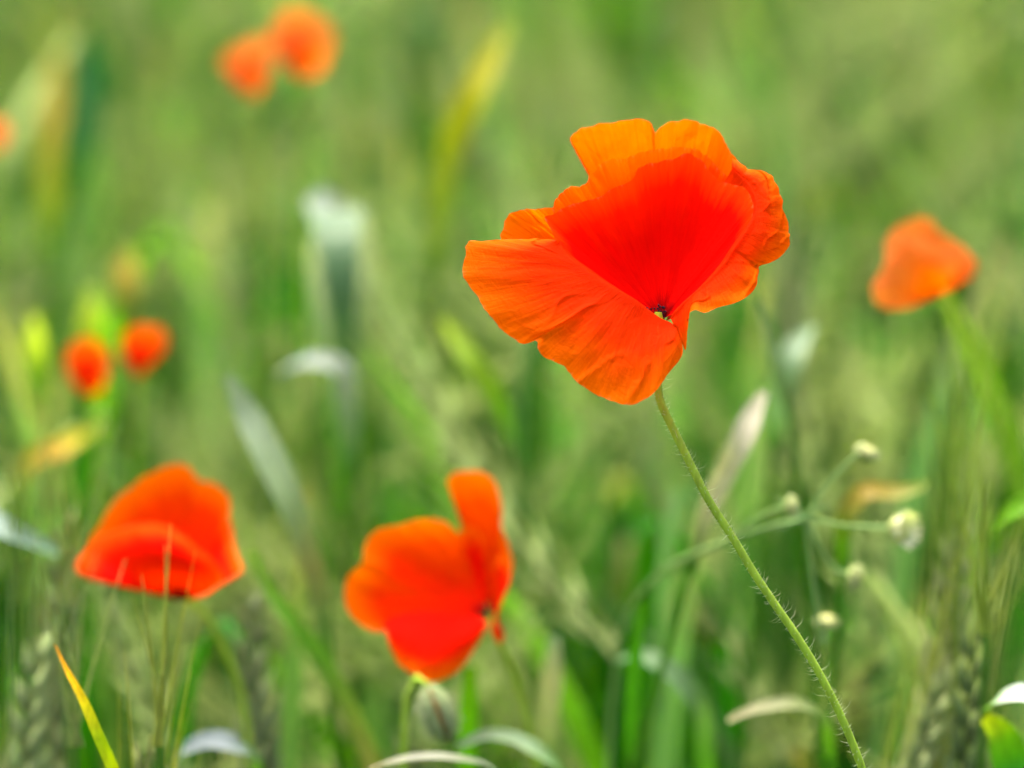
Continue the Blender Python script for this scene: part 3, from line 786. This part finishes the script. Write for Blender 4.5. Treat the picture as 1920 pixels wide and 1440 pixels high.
# ------------------------------------------------------------------ single ears close to the focus
def near_ear(label, tip, foot, d0, col, awns, goff, awn_col=None, seed=1, nodes=18, width=1.0):
    r = np.random.default_rng(seed)
    p1 = at(*tip, d0); p0 = at(*foot, d0)
    ax = norm(p1 - p0); L = .082
    p0 = p1 - ax * L
    org = ground_base(p0, *goff)
    root = thing('wheat_plant', label, 'wheat', org)
    stem_part(root, org, [p0, p0 - ax * .04, p0 + (org - p0) * .45, org], [.0010, .0015, .0018], col=(.10, .19, .05), n=30)
    g = Geo(); a = Geo() if awns else None
    make_ear(g, a, p0, ax, L, np.array(col), r, nodes, 6, wide=tuple(RIGHT + FWD * r.uniform(-.3, .5)), awn_n=awns, awn_col=awn_col)
    build('ear', g, M_EAR, root, org)
    if a is not None and a.n: build('awns', a, M_EAR, root, org)
    lf = Geo(); az = r.uniform(0, 6.28); o_ = np.array([math.cos(az), abs(math.sin(az)), 0]); q = p0 + (org - p0) * .3
    blade(lf, smooth_path([q, q + o_ * .02 + (0, 0, .02), q + o_ * .06 + (0, 0, .03), q + o_ * .12 + (0, 0, -.02)], 10), np.array([.5, 1, .8, .05]) * .010, (.07, .17, .04), facing=o_)
    build('leaf', lf, M_LEAF, root, org)

near_ear('plump pale tan and green wheat ear without long awns left of the yellow tipped blade', (78, 1165), (40, 1440), .935, (.34, .40, .19), .6, (.0, .03), seed=5)
near_ear('low bearded wheat ear whose long golden awns cross the bell shaped poppy', (285, 1345), (265, 1600), .865, (.34, .37, .15), .5, (.0, .03), awn_col=(.42, .40, .08), seed=6)
near_ear('bearded wheat ear leaning right with knobbly cream spikelets near the mayweed buds', (1790, 1215), (1715, 1440), .925, (.36, .42, .2), 1.6, (-.01, .03), awn_col=(.36, .40, .09), seed=7)
near_ear('dark green wheat ear standing behind the knobbly cream eared one', (1835, 1130), (1810, 1400), .92, (.20, .27, .11), 1.2, (.01, .03), awn_col=(.26, .34, .08), seed=8)
near_ear('grey green wheat ear beside the stem of the bell shaped poppy', (462, 1085), (480, 1330), .985, (.22, .27, .14), .2, (.0, .03), seed=9)
near_ear('pale wheat ear with upright awns behind the dark eared one', (1800, 960), (1770, 1200), .95, (.34, .36, .19), 1.6, (.0, .03), awn_col=(.34, .42, .12), seed=10)
near_ear('tall slim wheat ear close behind the large open poppy', (1488, 395), (1480, 660), 1.2, (.26, .31, .14), .2, (.0, .03), seed=12)
near_ear('faint pale wheat ear with soft awns behind the white edged leaf', (120, 940), (110, 1150), 1.0, (.30, .34, .17), 1.0, (.0, .03), awn_col=(.30, .34, .10), seed=13)

# ------------------------------------------------------------------ grass blades that stand out one by one
def grass_blade(label, pts, width, col, goff=(0, .02), facing=(0, -1, .35), twist=0.0, fold=.14):
    """pts: (pixel x, pixel y, distance) from the tip down; the blade goes on as a stalk to the ground"""
    P = [at(x, y, d) for x, y, d in pts]
    e = P[-1]; org = ground_base(e, *goff)
    root = thing('grass_plant', label, 'grass', org)
    t = norm(P[-1] - P[-2])
    g = Geo(); blade(g, smooth_path(P, 28), width, np.array(col), facing=facing, twist=twist, fold=fold)
    build('leaf', g, M_LEAF, root, org)
    gap = np.linalg.norm(org - e)
    if t[2] > -.2: t = norm(t * .6 + np.array([0, 0, -.5]))
    s = Geo(); tube(s, smooth_path([P[-1] - t * .004, e + t * min(.05, gap * .2), e + (org - e) * .55, org], 16), [max(.0010, width[-1] * .25), .0014, .0017], [np.array(col[-1]) * .9, (.08, .16, .04)], 6)
    build('stem', s, M_STEM, root, org)

G, GL, YG, YEL, GREY, WHITE, TAN, ORG_ = (.06, .17, .02), (.12, .26, .03), (.26, .36, .03), (.50, .42, .03), (.20, .27, .17), (.46, .50, .44), (.42, .35, .22), (.50, .26, .04)
BL = grass_blade
BL('sharp green blade with a yellow and brown tip beside the tan wheat ear', [(103, 1208, .838), (125, 1255, .835), (155, 1310, .832), (185, 1380, .83), (215, 1450, .83), (235, 1520, .83)], [.0002, .0013, .0022, .0026, .0028, .0028],
   [(.35, .14, .04), (.60, .30, .02), (.42, .36, .02), (.22, .30, .03), (.30, .33, .02), GL])
BL('pale white green bent leaf with brightly lit folded crest', [(652, 800, 1.17), (646, 680, 1.165), (640, 540, 1.16), (634, 450, 1.165), (630, 408, 1.18), (628, 394, 1.20), (632, 420, 1.22), (640, 700, 1.24), (644, 980, 1.26)],
   [.002, .007, .013, .018, .021, .021, .017, .010, .006], [(.08, .17, .05), (.10, .19, .08), (.13, .22, .11), (.19, .27, .16), (.42, .46, .40), (.40, .45, .38), (.16, .26, .1), (.08, .2, .04), G], facing=(.1, -1, .5), fold=.05, twist=.25)  # paler stops at the crest: highlight on the fold put into the colour
BL('long grey green blade slanting down towards the ragged poppy', [(428, 705, 1.0), (455, 760, 1.0), (500, 850, .995), (545, 945, .99), (580, 1040, .99), (600, 1130, .99), (615, 1260, .99)],
   [.003, .008, .0085, .0075, .006, .005, .004], [(.26, .33, .22), (.28, .35, .23), (.23, .31, .17), (.20, .28, .13), (.19, .20, .08), (.11, .18, .06), G], facing=(.2, -1, .8))
BL('bright yellow slanting blade high in the blurred field', [(955, 40, 1.28), (920, 110, 1.27), (880, 190, 1.26), (845, 280, 1.26), (825, 390, 1.26), (815, 520, 1.26)],
   [.003, .007, .010, .009, .007, .005], [YG, (.48, .44, .04), (.46, .45, .04), (.32, .38, .05), (.28, .38, .06), GL])
BL('short yellow green slanting blade left of the large poppy', [(830, 600, 1.14), (860, 640, 1.135), (895, 690, 1.13), (930, 750, 1.13), (960, 840, 1.13)], [.002, .006, .007, .005, .004], [YG, (.22, .32, .05), (.16, .26, .03), GL, G])
BL('pale dry straw blade behind the bristly stem', [(1432, 735, .97), (1412, 775, .965), (1388, 830, .96), (1355, 895, .96), (1320, 970, .96), (1290, 1080, .96)], [.002, .0058, .0062, .0052, .004, .003], [(.44, .41, .28), (.54, .50, .37), (.42, .40, .27), (.46, .43, .28), (.2, .24, .1), G])
BL('small whitish leaf tip behind the large poppy stem', [(1525, 610, 1.08), (1500, 640, 1.075), (1480, 680, 1.07), (1462, 740, 1.07), (1450, 840, 1.07)], [.002, .007, .008, .006, .004], [(.1, .16, .07), (.14, .19, .12), (.10, .16, .07), (.15, .25, .1), G], facing=(0, -.6, 1))
BL('whitish sideways bent leaf in the shade between the flowers', [(520, 705, 1.13), (555, 685, 1.125), (600, 678, 1.12), (635, 690, 1.12), (650, 760, 1.12), (655, 900, 1.12)], [.002, .006, .0075, .007, .006, .004], [GREY, (.34, .39, .33), (.38, .42, .37), GREY, (.12, .22, .08), G], facing=(0, -.5, 1))
BL('bluish white blade reaching in towards the bell shaped poppy', [(110, 1040, .97), (70, 1020, .97), (20, 998, .97), (-40, 975, .975), (-90, 990, .98), (-110, 1100, .985)], [.003, .0065, .0075, .0075, .006, .004], [(.08, .15, .07), (.13, .19, .14), (.17, .22, .18), (.16, .21, .17), GREY, G], facing=(0, -.5, 1))
BL('yellow and orange fading blade below the twin small poppies', [(190, 795, 1.16), (150, 820, 1.155), (110, 845, 1.15), (70, 858, 1.15), (40, 900, 1.15), (30, 1000, 1.15)], [.002, .006, .007, .006, .005, .003], [YG, (.48, .44, .05), ORG_, (.34, .30, .06), GL, G], facing=(0, -.6, 1))
BL('orange yellow fading leaf behind the mayweed buds', [(1740, 905, .97), (1710, 920, .97), (1670, 925, .97), (1625, 925, .97), (1590, 960, .97), (1580, 1080, .97)], [.002, .006, .0065, .006, .004, .003], [(.14, .22, .03), (.20, .19, .03), (.24, .17, .03), (.16, .18, .03), GL, G], facing=(0, -.5, 1))
BL('short yellow orange leaf tip above the twin small poppies', [(240, 465, 1.32), (238, 500, 1.315), (236, 545, 1.31), (238, 620, 1.31)], [.002, .008, .009, .004], [(.3, .26, .05), (.40, .27, .04), (.25, .26, .05), G])
BL('brownish orange upright dead stalk leaf high beside green wheat', [(105, 100, 1.55), (104, 170, 1.55), (100, 260, 1.55), (96, 360, 1.55), (96, 480, 1.55)], [.004, .010, .011, .010, .006], [(.36, .28, .08), (.36, .24, .08), (.28, .24, .05), (.22, .26, .04), G])
BL('yellow green upright blade tip left of the twin small poppies', [(68, 590, 1.22), (66, 630, 1.215), (70, 690, 1.21), (78, 780, 1.21)], [.002, .007, .007, .004], [(.3, .42, .03), (.34, .44, .03), GL, G])
BL('yellow green upright blade tip above the twin small poppies', [(172, 540, 1.28), (172, 580, 1.275), (168, 640, 1.27), (162, 760, 1.27)], [.002, .008, .008, .004], [(.3, .42, .04), (.34, .44, .04), GL, G])
BL('broad bright green leaf running down beside the side on poppy', [(1775, 555, 1.075), (1800, 610, 1.07), (1838, 690, 1.065), (1875, 780, 1.06), (1905, 880, 1.06), (1925, 1000, 1.06)], [.003, .0062, .0075, .0075, .007, .005], [(.22, .38, .03), (.22, .38, .04), (.18, .34, .04), (.14, .30, .03), (.1, .24, .02), G], facing=(-.2, -1, .5))
BL('glossy green blade entering low beside the pale wheat ear', [(1858, 1005, .93), (1880, 975, .925), (1925, 945, .92), (1975, 935, .92), (2010, 1010, .92)], [.002, .006, .0075, .007, .004], [GL, (.14, .34, .02), (.14, .34, .02), GL, G], facing=(0, -.7, 1))
BL('white backed bent leaf low beside the cream wheat ear', [(1850, 1330, .885), (1880, 1310, .88), (1915, 1303, .878), (1955, 1320, .88), (1985, 1400, .885)], [.003, .0055, .007, .007, .005], [GL, (.40, .48, .36), (.62, .64, .62), (.5, .54, .5), G], facing=(0, -.4, 1))
BL('bright green leaf with yellow edge under the white backed leaf', [(1845, 1345, .90), (1870, 1370, .90), (1890, 1420, .90), (1905, 1500, .90)], [.003, .009, .010, .006], [(.42, .48, .04), (.12, .30, .02), (.05, .20, .03), G], facing=(.2, -1, .5))
BL('pale grey folded leaf low beside the bearded wheat ear', [(330, 1430, .935), (355, 1402, .93), (395, 1390, .93), (440, 1398, .93), (470, 1420, .935), (485, 1500, .94)], [.002, .0050, .0065, .006, .004, .003], [(.4, .46, .42), (.19, .23, .22), (.22, .26, .26), (.15, .20, .16), GL, G], facing=(0, -.5, 1))
BL('low cream arched leaf under the drooping bud', [(690, 1445, .885), (740, 1428, .88), (800, 1420, .88), (860, 1424, .88), (920, 1440, .885), (960, 1500, .89)], [.002, .003, .0034, .0034, .003, .003], [TAN, (.34, .35, .23), (.36, .38, .27), (.3, .34, .2), GREY, G], facing=(0, -.2, 1))
BL('grey green arched leaf right of the drooping bud', [(860, 1400, .93), (910, 1380, .93), (960, 1385, .93), (1010, 1410, .93), (1050, 1450, .935), (1070, 1530, .94)], [.002, .0040, .0046, .0046, .004, .003], [GREY, (.26, .36, .2), (.28, .38, .22), (.22, .34, .15), GL, G], facing=(0, -.5, 1))
BL('pale straw leaf tip low beside the bristly stem', [(1365, 1352, .93), (1395, 1338, .928), (1440, 1325, .925), (1490, 1320, .925), (1540, 1345, .93), (1560, 1450, .93)], [.002, .004, .0046, .004, .003, .003], [(.22, .2, .11), (.2, .2, .11), (.16, .18, .08), (.15, .2, .07), GL, G], facing=(0, -.5, 1))
BL('grey drooping leaf low between the poppy stems', [(1160, 1240, .99), (1200, 1230, .985), (1250, 1255, .98), (1300, 1310, .98), (1320, 1380, .985), (1325, 1480, .99)], [.003, .006, .007, .0065, .005, .004], [(.07, .13, .05), (.08, .14, .06), (.09, .15, .07), (.08, .15, .05), (.06, .14, .03), G], facing=(0, -.5, 1))
BL('long green blade slanting up behind the bell shaped poppy', [(470, 1030, .99), (510, 1110, .985), (560, 1180, .98), (610, 1250, .98), (660, 1340, .98), (710, 1470, .98), (740, 1600, .98)], [.002, .004, .005, .005, .0045, .004], [GL, (.09, .22, .03), (.10, .22, .04), (.16, .22, .05), (.20, .19, .06), G])
BL('bright green thin upright stalk leaf left of the bristly stem', [(1205, 1130, .95), (1192, 1220, .95), (1185, 1330, .95), (1180, 1450, .95)], [.002, .0034, .0036, .003], [(.08, .24, .02), (.08, .28, .02), (.08, .28, .02), G])
BL('bright green upright stalk leaf under the ragged poppy', [(882, 1250, .96), (880, 1320, .96), (878, 1400, .96), (876, 1500, .96)], [.003, .005, .005, .004], [GL, (.12, .32, .03), (.12, .32, .03), G])
BL('pale tan upright blade right of the ragged poppy', [(1040, 1190, 1.0), (1035, 1260, 1.0), (1030, 1330, 1.0), (1028, 1450, 1.0)], [.003, .006, .005, .003], [GREY, (.34, .34, .18), (.28, .32, .14), G])
BL('thin dark stem blade just behind the large poppy', [(1420, 560, 1.0), (1440, 640, .995), (1470, 730, .99), (1490, 830, .99), (1500, 950, .99)], [.0014, .0022, .0024, .0024, .002], [(.16, .22, .08), (.12, .2, .07), (.12, .2, .06), (.1, .18, .05), G])
BL('broad pale blade standing high behind the large poppy', [(735, 60, 1.9), (735, 160, 1.9), (730, 300, 1.9), (720, 460, 1.9)], [.004, .014, .014, .008], [(.4, .44, .22), (.42, .46, .22), (.3, .36, .16), G])
BL('broad bluish dark green blade at the top among pale ears', [(165, 60, 1.45), (168, 120, 1.45), (160, 220, 1.45), (130, 360, 1.45)], [.004, .012, .014, .008], [(.05, .14, .06), (.05, .14, .06), (.05, .14, .05), G])

# a few fine awns and thin upright grasses right of the bristly stem
def awn_tuft(label, cx, cy, d0, n, spread, L, col, seed):
    r = np.random.default_rng(seed)
    base = at(cx, cy, d0); org = ground_base(base, 0, .02)
    root = thing('grass_tuft', label, 'grass', org)
    s = Geo(); tube(s, smooth_path([base, base + (org - base) * .5, org], 10), [.001, .0015], (.1, .2, .04), 6)
    build('stem', s, M_STEM, root, org)
    for i in range(n):
        g = Geo(); a = norm(UP + RIGHT * r.normal() * spread + FWD * r.normal() * spread * .5); ln = L * r.uniform(.6, 1.1)
        b = base + RIGHT * r.normal() * .001
        tube(g, smooth_path([b, b + a * ln * .5, b + a * ln + RIGHT * r.normal() * .002], 8), [.00045, .00035, .0001], col, 4)
        build('awn', g, M_EAR, root, org)
awn_tuft('spray of fine golden green awns rising beside the tan wheat ear', 300, 1400, .86, 5, .10, .052, (.34, .38, .09), 41)
awn_tuft('spray of thin upright awns rising over the pale wheat ear', 1800, 1010, .94, 6, .14, .045, (.30, .40, .08), 42)
awn_tuft('loose spray of thin awns between the bell shaped poppy and tan ear', 120, 1130, .95, 7, .12, .04, (.30, .36, .10), 43)

awn_tuft('tall spray of thin green awns above the dark wheat ear', 1765, 1030, .95, 8, .10, .055, (.22, .34, .07), 44)
awn_tuft('spray of yellow green awns leaning over the dark wheat ear', 1850, 1190, .905, 7, .16, .045, (.30, .38, .08), 45)
awn_tuft('wispy spray of pale awns in front of the tan wheat ear', 140, 1400, .885, 7, .14, .045, (.30, .36, .12), 46)
awn_tuft('thin upright green awns under the bluish white blade', 40, 1130, .97, 7, .10, .05, (.22, .32, .08), 47)
awn_tuft('faint tall awns right of the side on poppy stem', 1790, 900, 1.0, 6, .08, .05, (.26, .36, .10), 48)

print('objects', len(scene.objects), 'single wheat', len(singles), 'mid', len(mid), 'rest', len(rest))
